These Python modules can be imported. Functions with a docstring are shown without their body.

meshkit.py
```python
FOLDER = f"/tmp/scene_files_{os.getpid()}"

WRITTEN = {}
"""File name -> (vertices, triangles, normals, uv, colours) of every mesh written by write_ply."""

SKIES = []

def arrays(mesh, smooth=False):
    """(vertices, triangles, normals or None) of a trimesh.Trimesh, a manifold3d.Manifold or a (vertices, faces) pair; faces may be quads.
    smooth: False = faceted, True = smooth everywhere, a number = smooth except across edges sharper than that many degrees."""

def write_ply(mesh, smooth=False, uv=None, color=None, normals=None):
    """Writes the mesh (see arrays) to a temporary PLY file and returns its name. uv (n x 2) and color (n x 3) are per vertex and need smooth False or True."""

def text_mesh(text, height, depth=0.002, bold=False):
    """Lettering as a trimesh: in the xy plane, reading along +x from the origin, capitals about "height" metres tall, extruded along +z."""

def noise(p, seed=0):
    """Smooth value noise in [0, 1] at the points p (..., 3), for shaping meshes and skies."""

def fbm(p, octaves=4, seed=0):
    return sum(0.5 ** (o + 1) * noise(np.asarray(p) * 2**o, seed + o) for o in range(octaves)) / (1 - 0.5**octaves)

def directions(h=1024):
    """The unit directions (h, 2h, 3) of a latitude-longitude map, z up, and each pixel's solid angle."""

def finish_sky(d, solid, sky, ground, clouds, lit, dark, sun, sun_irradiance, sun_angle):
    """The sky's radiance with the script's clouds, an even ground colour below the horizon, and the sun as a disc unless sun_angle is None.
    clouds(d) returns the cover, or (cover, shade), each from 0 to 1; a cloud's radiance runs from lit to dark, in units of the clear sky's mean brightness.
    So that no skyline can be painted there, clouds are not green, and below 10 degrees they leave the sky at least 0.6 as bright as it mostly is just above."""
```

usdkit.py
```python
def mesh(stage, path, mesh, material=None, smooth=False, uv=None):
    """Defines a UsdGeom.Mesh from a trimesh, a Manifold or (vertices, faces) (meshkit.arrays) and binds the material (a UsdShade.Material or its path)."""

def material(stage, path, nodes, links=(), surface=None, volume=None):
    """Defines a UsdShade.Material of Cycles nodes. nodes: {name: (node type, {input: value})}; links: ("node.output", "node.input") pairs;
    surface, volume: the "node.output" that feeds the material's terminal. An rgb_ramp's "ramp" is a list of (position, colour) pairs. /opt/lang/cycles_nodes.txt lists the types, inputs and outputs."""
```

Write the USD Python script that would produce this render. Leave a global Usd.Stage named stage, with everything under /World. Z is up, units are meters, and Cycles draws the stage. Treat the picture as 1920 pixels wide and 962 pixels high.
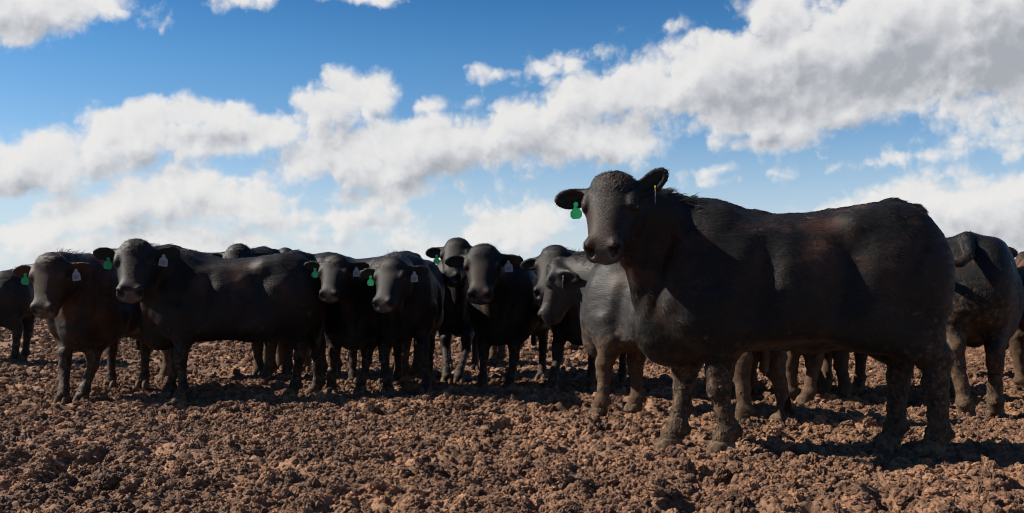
import math, random
import numpy as np
import trimesh
import scipy.sparse as sp
import meshkit, usdkit
from meshkit import noise, fbm
from pxr import Usd, UsdGeom, UsdLux, UsdShade, Gf, Sdf, Vt

stage = Usd.Stage.CreateInMemory()
UsdGeom.SetStageUpAxis(stage, 'Z')
UsdGeom.SetStageMetersPerUnit(stage, 1.0)
UsdGeom.Xform.Define(stage, '/World')
UsdGeom.Scope.Define(stage, '/World/Looks')
T = Sdf.ValueTypeNames
F32 = np.float32

# ------------------------------------------------------------------ camera
CAM_H, FPX, HOR, CX = 0.81, 1867.0, 575.0, 960.0     # photograph: 1920 px wide, f in px, horizon row
cam = UsdGeom.Camera.Define(stage, '/World/camera')
cam.CreateHorizontalApertureAttr(36.0)
cam.CreateVerticalApertureAttr(36.0 * 513 / 1024)
cam.CreateFocalLengthAttr(36.0 * FPX / 1920)
cam.CreateVerticalApertureOffsetAttr((HOR - 481) / 1920 * 36.0)
cam.CreateFStopAttr(7.1)
cam.CreateFocusDistanceAttr(5.7)
cam.CreateExposureAttr(1.12)
cx = UsdGeom.Xformable(cam)
cx.AddTranslateOp().Set(Gf.Vec3d(0, 0, CAM_H))
cx.AddRotateXOp().Set(90.0)

# ------------------------------------------------------------------ sun and sky
SUN_AZ, SUN_EL = math.atan2(-0.99, 0.11), math.radians(38)      # rotation = atan2(x, y)
sun_dir = np.array([math.sin(SUN_AZ) * math.cos(SUN_EL), math.cos(SUN_AZ) * math.cos(SUN_EL), math.sin(SUN_EL)])
sun = UsdLux.DistantLight.Define(stage, '/World/sun')
sun.CreateIntensityAttr(1.25); sun.CreateAngleAttr(0.5); sun.CreateNormalizeAttr(True)
sun.CreateColorAttr(Gf.Vec3f(1.0, 0.92, 0.80))
zax = sun_dir; xax = np.cross([0, 0, 1], zax); xax /= np.linalg.norm(xax); yax = np.cross(zax, xax)
UsdGeom.Xformable(sun).AddTransformOp().Set(Gf.Matrix4d(*xax, 0, *yax, 0, *zax, 0, 0, 0, 0, 1))
SKY_STRENGTH = 0.05


def sky_material():
    """single-scattering sky with banks of cumulus (azimuth/elevation blobs broken up by noise)"""
    N, L = {}, []
    N['geo'] = ('texture_coordinate', {})
    N['sky'] = ('sky_texture', dict(sky_type='single_scattering', sun_disc=False, sun_elevation=SUN_EL, sun_rotation=SUN_AZ, altitude=300.0, air_density=1.0, aerosol_density=0.5, ozone_density=2.5))
    N['sep'] = ('separate_xyz', {}); L.append(('geo.generated', 'sep.vector'))
    N['az'] = ('math', dict(math_type='arctan2')); L += [('sep.x', 'az.value1'), ('sep.y', 'az.value2')]
    N['el'] = ('math', dict(math_type='arcsine')); L.append(('sep.z', 'el.value1'))
    N['ae'] = ('combine_xyz', {}); L += [('az.value', 'ae.x'), ('el.value', 'ae.y')]
    # wisps: warp the coordinates
    N['wn'] = ('noise_texture', dict(scale=9.0, detail=5.0, roughness=0.55)); L.append(('geo.generated', 'wn.vector'))
    N['wc'] = ('vector_math', dict(math_type='subtract', vector2=(0.5, 0.5, 0.5))); L.append(('wn.color', 'wc.vector1'))
    N['ws'] = ('vector_math', dict(math_type='multiply', vector2=(0.075, 0.05, 0.0))); L.append(('wc.vector', 'ws.vector1'))
    N['av'] = ('vector_math', dict(math_type='add')); L += [('ae.vector', 'av.vector1'), ('ws.vector', 'av.vector2')]

    def ae(px, py):
        a = math.atan((px - CX) / FPX)
        return a, math.atan((HOR - py) / FPX * math.cos(a))
    BL = [  # px, py, half length, half height, slope degrees, weight
        (40, 0, 210, 62, 4, 1.0), (10, 45, 80, 35, 10, .8), (440, -8, 80, 22, 0, .7), (670, -4, 90, 22, 0, .7),
        (-40, 300, 330, 70, 2, 1.0), (230, 265, 210, 58, 5, .95), (480, 255, 190, 48, 10, .95), (640, 205, 150, 62, 14, 1.0), (360, 222, 120, 40, 4, .9), (705, 175, 60, 32, 0, .8),
        (620, 315, 200, 62, 8, 1.0), (820, 280, 240, 80, 10, 1.1), (1000, 245, 220, 66, 6, 1.1), (1100, 265, 200, 60, 4, 1.0), (700, 365, 260, 30, 2, .6),
        (250, 385, 240, 58, 12, .9), (420, 385, 220, 48, 10, .8), (90, 425, 200, 32, 5, .6), (600, 412, 280, 30, 5, .68), (300, 460, 500, 32, 3, .8), (900, 440, 220, 36, 14, .8), (1010, 425, 160, 36, 10, .7),
        (1180, 170, 230, 62, 9, 1.0), (1400, 130, 330, 100, 10, 1.25), (1650, 90, 360, 130, 12, 1.4), (1850, 40, 330, 140, 8, 1.5), (1420, 215, 230, 42, 2, .9), (1600, 190, 240, 60, 6, 1.1), (1440, 25, 80, 60, 0, 1.0), (1900, 120, 190, 50, 12, 1.1), (2150, 90, 400, 160, 8, 1.4),
        (930, 145, 75, 24, 4, .48), (1015, 118, 55, 22, 4, .42), (815, 192, 45, 18, 0, .42), (880, 192, 48, 20, 0, .46), (1430, 262, 100, 26, 0, .5), (1100, 110, 70, 24, 0, .3), (1250, 50, 60, 18, 0, .3),
        (1660, 303, 150, 12, 3, .20), (1350, 312, 70, 9, 6, .2), (1450, 325, 90, 8, 4, .18),
        (1640, 395, 240, 50, 9, .95), (1830, 382, 220, 56, 9, 1.05), (2000, 395, 250, 80, 8, 1.2), (1750, 440, 400, 60, 4, .95), (-350, 330, 260, 90, 4, 1.0), (-420, 430, 420, 60, 2, .9), (2400, 330, 400, 80, 3, .9)]

    def field(tag, src):
        prev = None
        for i, (px, py, a, b, rot, w) in enumerate(BL):
            n = f'{tag}{i}'
            u, v = ae(px, py)
            N[n + 'm'] = ('mapping', dict(mapping_type='texture', location=(u, v, 0), rotation=(0, 0, math.radians(rot)), scale=(a / FPX, b / FPX, 1)))
            N[n + 'l'] = ('vector_math', dict(math_type='length'))
            N[n + 'd'] = ('math', dict(math_type='multiply_add', value2=-w, value3=w))
            L.extend([(src, n + 'm.vector'), (n + 'm.vector', n + 'l.vector1'), (n + 'l.value', n + 'd.value1')])
            if prev:
                N[n + 'x'] = ('math', dict(math_type='smoothmax', value3=0.15))
                L.extend([(prev, n + 'x.value1'), (n + 'd.value', n + 'x.value2')])
                prev = n + 'x.value'
            else:
                prev = n + 'd.value'
        return prev

    # outside the frame broken cumulus goes on, thinned to cut fill light on the cattle
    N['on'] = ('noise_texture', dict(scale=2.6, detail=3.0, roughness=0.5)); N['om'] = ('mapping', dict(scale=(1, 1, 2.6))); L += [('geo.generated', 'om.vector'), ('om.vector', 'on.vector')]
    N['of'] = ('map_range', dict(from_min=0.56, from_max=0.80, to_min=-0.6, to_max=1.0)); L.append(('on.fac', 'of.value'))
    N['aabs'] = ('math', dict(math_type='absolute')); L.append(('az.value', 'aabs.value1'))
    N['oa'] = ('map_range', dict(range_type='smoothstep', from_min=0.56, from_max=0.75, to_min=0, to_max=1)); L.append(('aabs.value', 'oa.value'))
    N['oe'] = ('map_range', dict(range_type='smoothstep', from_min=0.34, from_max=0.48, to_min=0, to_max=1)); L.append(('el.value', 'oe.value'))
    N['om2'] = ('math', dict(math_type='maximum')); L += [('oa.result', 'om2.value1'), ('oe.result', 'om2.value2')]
    # detail noise, sampled here and a little towards the light
    N['na'] = ('noise_texture', dict(scale=26.0, detail=7.0, roughness=0.54)); L.append(('geo.generated', 'na.vector'))
    N['gw'] = ('vector_math', dict(math_type='multiply_add', vector2=(0.05, 0.05, 0.05))); L += [('na.color', 'gw.vector1'), ('geo.generated', 'gw.vector3')]
    N['va'] = ('voronoi_texture', dict(feature='f1', scale=24.0, detail=2.0, roughness=0.5, lacunarity=2.3)); L.append(('gw.vector', 'va.vector'))
    N['dn'] = ('math', dict(math_type='multiply_add', value2=-0.42)); N['na2'] = ('math', dict(math_type='multiply_add', value2=0.80, value3=0.49)); L += [('na.fac', 'na2.value1'), ('va.distance', 'dn.value1'), ('na2.value', 'dn.value3')]
    N['sh'] = ('vector_math', dict(math_type='add', vector2=(-0.006, 0.0, 0.008))); L.append(('geo.generated', 'sh.vector1'))
    N['nb'] = ('noise_texture', dict(scale=26.0, detail=5.0, roughness=0.58)); L.append(('sh.vector', 'nb.vector'))
    N['gx'] = ('vector_math', dict(math_type='multiply_add', vector2=(0.05, 0.05, 0.05))); L += [('nb.color', 'gx.vector1'), ('sh.vector', 'gx.vector3')]
    N['vb'] = ('voronoi_texture', dict(feature='f1', scale=24.0, detail=1.0, roughness=0.5, lacunarity=2.3)); L.append(('gx.vector', 'vb.vector'))
    N['dn2'] = ('math', dict(math_type='multiply_add', value2=-0.42)); N['nb2'] = ('math', dict(math_type='multiply_add', value2=0.80, value3=0.49)); L += [('nb.fac', 'nb2.value1'), ('vb.distance', 'dn2.value1'), ('nb2.value', 'dn2.value3')]
    f0 = field('a', 'av.vector')
    N['up'] = ('vector_math', dict(math_type='add', vector2=(-0.012, 0.024, 0))); L.append(('av.vector', 'up.vector1'))
    f1 = field('b', 'up.vector')

    def dens(tag, f, dn, amp):
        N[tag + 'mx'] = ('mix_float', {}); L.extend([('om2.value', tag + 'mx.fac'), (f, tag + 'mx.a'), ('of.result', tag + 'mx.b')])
        N[tag + 'n'] = ('math', dict(math_type='multiply_add', value2=amp, value3=-amp * 0.5)); L.append((dn + '.value', tag + 'n.value1'))
        N[tag] = ('math', dict(math_type='add')); L.extend([(tag + 'mx.result', tag + '.value1'), (tag + 'n.value', tag + '.value2')])
        return tag + '.value'
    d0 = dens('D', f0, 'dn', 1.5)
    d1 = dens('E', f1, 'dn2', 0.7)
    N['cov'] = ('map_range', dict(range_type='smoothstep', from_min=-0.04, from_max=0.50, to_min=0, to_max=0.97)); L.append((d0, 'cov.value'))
    N['occ'] = ('map_range', dict(range_type='smoothstep', from_min=0.0, from_max=1.5, to_min=0, to_max=1.0)); L.append((d1, 'occ.value'))
    N['rel'] = ('math', dict(math_type='subtract')); L += [('dn2.value', 'rel.value1'), ('dn.value', 'rel.value2')]
    N['oc2'] = ('math', dict(math_type='multiply_add', value2=0.85)); L += [('rel.value', 'oc2.value1'), ('occ.result', 'oc2.value3')]
    N['ccol'] = ('rgb_ramp', dict(ramp=[(0.0, (1.0, 0.985, 0.965)), (0.3, (0.90, 0.90, 0.905)), (0.6, (0.73, 0.74, 0.77)), (1.0, (0.48, 0.50, 0.54))])); L.append(('oc2.value', 'ccol.fac'))
    N['cb'] = ('vector_math', dict(math_type='scale', scale=CLOUD)); L.append(('ccol.color', 'cb.vector1'))
    # pale moist air low down
    N['hz'] = ('map_range', dict(range_type='smoothstep', from_min=0.0, from_max=0.18, to_min=0.95, to_max=0.0)); L.append(('el.value', 'hz.value'))
    N['hm'] = ('mix_color', dict(blend_type='mix', b=tuple(CLOUD * x for x in (0.78, 0.84, 0.90)), use_clamp=False)); L += [('hz.result', 'hm.fac'), ('sky.color', 'tint.a'), ('tint.result', 'hm.a')]
    N['tint'] = ('mix_color', dict(blend_type='multiply', fac=1.0, use_clamp=False))
    # a deep, polarised blue that pales towards the horizon
    N['tel'] = ('map_range', dict(from_min=0.0, from_max=0.4, to_min=0, to_max=1, clamp=True)); L.append(('el.value', 'tel.value'))
    N['trm'] = ('rgb_ramp', dict(ramp=[(0.0, (1.0, 1.15, 1.3)), (0.38, (0.80, 1.0, 1.14)), (0.60, (0.46, 0.84, 1.08)), (0.76, (0.26, 0.64, 0.94)), (1.0, (0.22, 0.57, 0.88))])); L += [('tel.result', 'trm.fac'), ('trm.color', 'tint.b')]
    N['fin'] = ('mix_color', dict(blend_type='mix', use_clamp=False)); L += [('cov.result', 'fin.fac'), ('hm.result', 'fin.a'), ('cb.vector', 'fin.b')]
    N['bg'] = ('background_shader', dict(strength=SKY_STRENGTH)); L.append(('fin.result', 'bg.color'))
    return usdkit.material(stage, '/World/Looks/sky_air', N, L, surface='bg.background')


CLOUD = 7.7
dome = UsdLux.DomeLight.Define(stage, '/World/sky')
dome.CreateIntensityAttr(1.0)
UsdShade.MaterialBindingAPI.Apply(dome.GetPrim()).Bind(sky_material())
dome.GetPrim().SetCustomDataByKey('kind', 'structure')

# ------------------------------------------------------------------ materials


def mat(name, nodes, links, surface='p.BSDF'):
    return usdkit.material(stage, '/World/Looks/' + name, nodes, links, surface=surface)


mud_nodes = {
    'g': ('geometry', {}),
    'n1': ('noise_texture', dict(scale=2.2, detail=4.0, roughness=0.6)),
    'n2': ('noise_texture', dict(scale=34.0, detail=6.0, roughness=0.65)),
    'n3': ('noise_texture', dict(scale=140.0, detail=4.0, roughness=0.7)),
    'r1': ('rgb_ramp', dict(ramp=[(0.25, (0.076, 0.044, 0.029)), (0.5, (0.174, 0.095, 0.056)), (0.75, (0.325, 0.180, 0.104))])),
    'r2': ('rgb_ramp', dict(ramp=[(0.30, (0.42, 0.40, 0.41)), (0.5, (0.90, 0.90, 0.90)), (0.70, (1.45, 1.36, 1.25))])),
    'm': ('mix_color', dict(blend_type='multiply', fac=1.0, use_clamp=False)),
    'h': ('math', dict(math_type='multiply_add', value2=0.35)),
    'b': ('bump', dict(strength=1.0, distance=0.018)),
    'p': ('principled_bsdf', dict(roughness=0.85, specular_ior_level=0.25)),
}
mud_links = [('g.position', 'n1.vector'), ('g.position', 'n2.vector'), ('g.position', 'n3.vector'), ('n1.fac', 'r1.fac'), ('n2.fac', 'r2.fac'),
             ('r1.color', 'm.a'), ('r2.color', 'm.b'), ('m.result', 'p.base_color'), ('n3.fac', 'h.value1'), ('n2.fac', 'h.value3'), ('h.value', 'b.height'), ('b.normal', 'p.normal')]
M_mud = mat('dry_mud', mud_nodes, mud_links)
clod_nodes = dict(mud_nodes)
clod_nodes['o'] = ('object_info', {})
clod_nodes['r3'] = ('rgb_ramp', dict(ramp=[(0.0, (0.55, 0.52, 0.52)), (0.5, (1.0, 1.0, 1.0)), (1.0, (1.35, 1.28, 1.2))]))
clod_nodes['m2'] = ('mix_color', dict(blend_type='multiply', fac=1.0, use_clamp=False))
clod_links = [x for x in mud_links if x[1] != 'p.base_color'] + [('o.random', 'r3.fac'), ('m.result', 'm2.a'), ('r3.color', 'm2.b'), ('m2.result', 'p.base_color')]
M_clod = mat('mud_clod', clod_nodes, clod_links)


def coat(name, black, brown, brown_lo, brown_hi, mud_amount=1.0, fur=(6, 34, 28)):
    """black fur; mask primvar: r wet nose skin, g mud, b sun-bleached brown"""
    n = {
        'g': ('texture_coordinate', {}),
        'a': ('attribute', dict(attribute='mask')), 's': ('separate_color', {}),
        'nb': ('noise_texture', dict(scale=3.3, detail=4.0, roughness=0.6)),
        'nbr': ('map_range', dict(from_min=brown_lo, from_max=brown_hi, to_min=0, to_max=1, clamp=True)),
        'bf': ('math', dict(math_type='multiply')),
        'c1': ('mix_color', dict(blend_type='mix', a=black, b=brown)),
        'mm': ('mapping', dict(scale=fur)),
        'nf': ('noise_texture', dict(scale=3.0, detail=5.0, roughness=0.6, distortion=1.2)),
        'fr': ('rgb_ramp', dict(ramp=[(0.3, (0.55, 0.55, 0.55)), (0.7, (1.55, 1.52, 1.50))])),
        'c2': ('mix_color', dict(blend_type='multiply', fac=1.0, use_clamp=False)),
        'nm': ('noise_texture', dict(scale=22.0, detail=6.0, roughness=0.7)),
        'ma': ('math', dict(math_type='multiply_add', value2=1.7, value3=-0.75)),
        'ms': ('math', dict(math_type='add')),
        'mr': ('map_range', dict(from_min=0.40, from_max=0.75, to_min=0, to_max=mud_amount, clamp=True)),
        'mcr': ('rgb_ramp', dict(ramp=[(0.3, (0.035, 0.023, 0.016)), (0.55, (0.070, 0.043, 0.027)), (0.75, (0.125, 0.080, 0.050))])),
        'c3': ('mix_color', dict(blend_type='mix')),
        'c4': ('mix_color', dict(blend_type='mix', b=(0.024, 0.018, 0.018))),
        'rgh': ('map_range', dict(from_min=0, from_max=1, to_min=0.50, to_max=0.20)),
        'rg2': ('mix_float', dict(b=0.9)),
        'bh': ('math', dict(math_type='multiply_add', value2=1.0)),
        'bm': ('math', dict(math_type='multiply')),
        'b': ('bump', dict(strength=0.7, distance=0.006)),
        'sp': ('map_range', dict(from_min=0, from_max=1, to_min=0.14, to_max=0.55)), 'sp2': ('mix_float', dict(b=0.1)),
        'p': ('principled_bsdf', dict()),
    }
    l = [('a.color', 's.color'), ('g.object', 'nb.vector'), ('nb.fac', 'nbr.value'), ('nbr.result', 'bf.value1'), ('s.b', 'bf.value2'), ('bf.value', 'c1.fac'),
         ('g.object', 'mm.vector'), ('mm.vector', 'nf.vector'), ('nf.fac', 'fr.fac'), ('c1.result', 'c2.a'), ('fr.color', 'c2.b'),
         ('g.object', 'nm.vector'), ('nm.fac', 'ma.value1'), ('ma.value', 'ms.value1'), ('s.g', 'ms.value2'), ('ms.value', 'mr.value'), ('nm.fac', 'mcr.fac'),
         ('mr.result', 'c3.fac'), ('c2.result', 'c3.a'), ('mcr.color', 'c3.b'), ('s.r', 'c4.fac'), ('c3.result', 'c4.a'), ('c4.result', 'p.base_color'),
         ('s.r', 'rgh.value'), ('s.r', 'sp.value'), ('mr.result', 'sp2.fac'), ('sp.result', 'sp2.a'), ('sp2.result', 'p.specular_ior_level'), ('mr.result', 'rg2.fac'), ('rgh.result', 'rg2.a'), ('rg2.result', 'p.roughness'),
         ('mr.result', 'bm.value1'), ('nm.fac', 'bm.value2'), ('nf.fac', 'bh.value1'), ('bm.value', 'bh.value3'), ('bh.value', 'b.height'), ('b.normal', 'p.normal')]
    return mat(name, n, l)


M_coat = coat('black_coat', (0.0060, 0.0056, 0.0058), (0.046, 0.022, 0.014), 0.49, 0.70)
M_coat_brown = coat('brown_black_coat', (0.0085, 0.0068, 0.0062), (0.070, 0.032, 0.018), 0.38, 0.62)
M_coat_grey = coat('grey_black_coat', (0.019, 0.0185, 0.019), (0.052, 0.034, 0.026), 0.46, 0.68)


def hair_mat(name, a, b):
    return mat(name, {'g': ('geometry', {}), 'n': ('noise_texture', dict(scale=6.0, detail=4.0)), 'r': ('rgb_ramp', dict(ramp=[(0.48, a), (0.76, b)])),
                      'p': ('principled_bsdf', dict(roughness=0.42, specular_ior_level=0.22))},
               [('g.position', 'n.vector'), ('n.fac', 'r.fac'), ('r.color', 'p.base_color')])


M_hair = hair_mat('black_hair', (0.0062, 0.0058, 0.0060), (0.038, 0.020, 0.013))
M_hair_brown = hair_mat('brown_hair', (0.0085, 0.0066, 0.0056), (0.062, 0.030, 0.017))
M_hair_bull = hair_mat('bull_hair', (0.0190, 0.0180, 0.0172), (0.080, 0.045, 0.030))
M_hair_grey = hair_mat('grey_black_hair', (0.021, 0.0205, 0.021), (0.042, 0.033, 0.029))
M_eye = mat('dark_eye', {'p': ('principled_bsdf', dict(base_color=(0.006, 0.004, 0.003), roughness=0.08, specular_ior_level=0.6))}, [])
M_hoof = mat('muddy_hoof', {'g': ('geometry', {}), 'n': ('noise_texture', dict(scale=30.0, detail=5.0)), 'r': ('rgb_ramp', dict(ramp=[(0.35, (0.035, 0.025, 0.018)), (0.65, (0.12, 0.078, 0.050))])),
                            'b': ('bump', dict(strength=0.6, distance=0.01)), 'p': ('principled_bsdf', dict(roughness=0.9, specular_ior_level=0.1))},
             [('g.position', 'n.vector'), ('n.fac', 'r.fac'), ('r.color', 'p.base_color'), ('n.fac', 'b.height'), ('b.normal', 'p.normal')])


def tag_mat(name, c, trans):
    return mat(name, {'g': ('geometry', {}), 'n': ('noise_texture', dict(scale=60.0, detail=3.0)), 'r': ('rgb_ramp', dict(ramp=[(0.3, tuple(0.75 * x for x in c)), (0.7, c)])),
                      'p': ('principled_bsdf', dict(roughness=0.45)), 't': ('translucent_bsdf', {}), 'x': ('mix_closure', dict(fac=trans))},
               [('g.position', 'n.vector'), ('n.fac', 'r.fac'), ('r.color', 'p.base_color'), ('r.color', 't.color'), ('p.BSDF', 'x.closure1'), ('t.BSDF', 'x.closure2')], surface='x.closure')


M_green = tag_mat('green_plastic', (0.012, 0.42, 0.15), 0.45)
M_white = tag_mat('white_plastic', (0.24, 0.26, 0.29), 0.10)
M_panel = tag_mat('pale_blue_print', (0.13, 0.17, 0.22), 0.10)
M_yellow = tag_mat('yellow_plastic', (0.62, 0.47, 0.05), 0.2)
M_spit = mat('saliva', {'p': ('principled_bsdf', dict(base_color=(0.9, 0.9, 0.9), roughness=0.05, transmission_weight=0.8, ior=1.34))}, [])

# ------------------------------------------------------------------ naming
_used = {}


def path_for(name, parent='/World'):
    p = f'{parent}/{name}'
    k = _used.get(p, 0)
    _used[p] = k + 1
    return p if k == 0 else f'{p}_{k:03d}'


def tag(prim, label=None, cat=None, group=None, kind=None):
    for k, v in (('label', label), ('category', cat), ('group', group), ('kind', kind)):
        if v:
            prim.SetCustomDataByKey(k, v)


# ------------------------------------------------------------------ ground


def ground_z(x, y):
    x, y = np.asarray(x, float), np.asarray(y, float)
    p = np.stack([x, y, np.zeros_like(x)], -1)
    return 0.11 * (fbm(p * 0.55, 3, 3) - 0.5)


def ground_detail(x, y):
    p = np.stack([x, y, np.zeros_like(x)], -1)
    w = p + 0.05 * (np.stack([noise(p * 9, 11), noise(p * 9, 12), 0 * x], -1) - 0.5)
    bill = 1 - np.abs(2 * noise(w * 5.2, 21) - 1)
    b2 = 1 - np.abs(2 * noise(w * 12.5, 22) - 1)
    b3 = 1 - np.abs(2 * noise(w * 27.0, 23) - 1)
    b4 = 1 - np.abs(2 * noise(w * 55.0, 24) - 1)
    rough = 0.55 + 0.9 * fbm(p * 0.9, 3, 31)
    pit = np.clip(fbm(p * 3.1, 3, 41) - 0.56, 0, 1) * 0.45
    return rough * (0.054 * (1 - bill ** 0.7) + 0.040 * (1 - b2 ** 0.8) + 0.030 * (1 - b3 ** 0.9) + 0.012 * (1 - b4)) - 0.042 - pit


def graded(a, b, step_a, growth, lim):
    out, x, s = [a], a, step_a
    while x < b:
        s = min(s * growth, lim)
        x += s
        out.append(x)
    return out


def make_ground():
    ys = list(np.arange(3.2, 8.2, 0.0135)) + graded(8.2, 16.0, 0.0135, 1.014, 0.09)[1:] + graded(16.0, 4000.0, 0.09, 1.13, 1e9)[1:]
    ys = sorted([3.2 - (v - 3.2) for v in graded(3.2, 60, 0.03, 1.2, 1e9)[1:]] + ys)
    xr = list(np.arange(0.0, 3.2, 0.0135)) + graded(3.2, 9.0, 0.0135, 1.014, 0.10)[1:] + graded(9.0, 3000.0, 0.10, 1.17, 1e9)[1:]
    xs = np.array([-v for v in xr[:0:-1]] + xr)
    ys = np.array(ys)
    X, Y = np.meshgrid(xs, ys)
    fade = np.clip((70 - np.hypot(X, Y)) / 40, 0, 1)
    Z = ground_z(X, Y) * np.clip((400 - np.hypot(X, Y)) / 300, 0, 1) + ground_detail(X, Y) * fade
    V = np.stack([X, Y, Z], -1).reshape(-1, 3)
    nx, ny = len(xs), len(ys)
    i = (np.arange(ny - 1)[:, None] * nx + np.arange(nx - 1)[None]).ravel()
    F = np.stack([i, i + 1, i + nx + 1, i + nx], 1)
    return V, F


gv, gf = make_ground()
g_ = usdkit.mesh(stage, path_for('ground'), (gv, gf), M_mud, smooth=True)
tag(g_.GetPrim(), 'churned brown dried mud of the cattle yard', 'ground', kind='structure')


def clods():
    rng = np.random.default_rng(5)
    root = '/World/mud_clods'
    pi = UsdGeom.PointInstancer.Define(stage, root)
    protos = []
    for k in range(7):
        m = trimesh.creation.icosphere(3 if k < 3 else 2, 1.0)
        v = np.array(m.vertices)
        s = 1 + 0.9 * (fbm(v * 1.5 + k * 7, 3, k) - 0.5) + 0.55 * (0.5 - np.abs(2 * noise(v * 2.6 + k * 3, k + 50) - 1)) + 0.38 * (0.5 - np.abs(2 * noise(v * 5.5 + k, k + 90) - 1)) + rng.normal(size=len(v)) * .03
        v = v * s[:, None] * np.array([1.0, rng.uniform(.7, 1), rng.uniform(.55, .8)])
        usdkit.mesh(stage, f'{root}/clod_{k:03d}' if k else f'{root}/clod', (v, np.array(m.faces)), M_clod, smooth=False)
        protos.append(Sdf.Path(f'{root}/clod_{k:03d}' if k else f'{root}/clod'))
    P, S, K = [], [], []
    for (y0, y1, dens, lo, hi) in ((3.5, 5.2, 5200, .004, .017), (5.2, 7.5, 2700, .005, .020), (7.5, 11, 950, .008, .030), (11, 20, 150, .015, .045), (20, 42, 16, .03, .08), (42, 110, 2.2, .07, .15)):
        half = 0.56 * y1 + 0.5
        n = int(dens * (y1 - y0) * 2 * half)
        x, y = rng.uniform(-half, half, n), rng.uniform(y0, y1, n)
        d = noise(np.stack([x * 2.6, y * 2.6, 0 * x], -1), 77) * 0.6 + noise(np.stack([x * .8, y * .8, 0 * x], -1), 78) * 0.6
        keep = (np.abs(x) < 0.56 * y + 0.4) & (rng.uniform(0, 1, n) < np.clip(d * 2.0 - .35, .5, 1))
        x, y = x[keep], y[keep]
        s = lo + (hi - lo) * rng.power(0.42, len(x))
        big = rng.uniform(0, 1, len(x)) < 0.012
        s = np.where(big, s + rng.uniform(.015, .035, len(x)), s)
        z = ground_z(x, y) + ground_detail(x, y) + s * 0.15
        P.append(np.stack([x, y, z], -1)); S.append(s)
        K.append(np.where(s > .022, rng.integers(0, 3, len(x)), rng.integers(3, 7, len(x))))
    P, S, K = np.concatenate(P), np.concatenate(S), np.concatenate(K)
    q = rng.normal(size=(len(P), 4)); q[:, 1:3] *= 0.4; q /= np.linalg.norm(q, axis=1, keepdims=True)
    pi.CreatePrototypesRel().SetTargets(protos)
    pi.CreateProtoIndicesAttr(Vt.IntArray.FromNumpy(K.astype(np.int32)))
    pi.CreatePositionsAttr(Vt.Vec3fArray.FromNumpy(P.astype(F32)))
    pi.CreateScalesAttr(Vt.Vec3fArray.FromNumpy(np.repeat(S[:, None], 3, 1).astype(F32)))
    pi.CreateOrientationsAttr(Vt.QuathArray([Gf.Quath(float(a), float(b), float(c), float(d)) for a, b, c, d in q]))
    tag(pi.GetPrim(), 'loose crumbly brown clods of dried mud scattered over the ground', 'mud clods', kind='stuff')
    print('clods', len(P))


clods()

# ------------------------------------------------------------------ implicit modelling


def unit(v):
    v = np.asarray(v, float)
    return v / np.linalg.norm(v)


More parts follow.
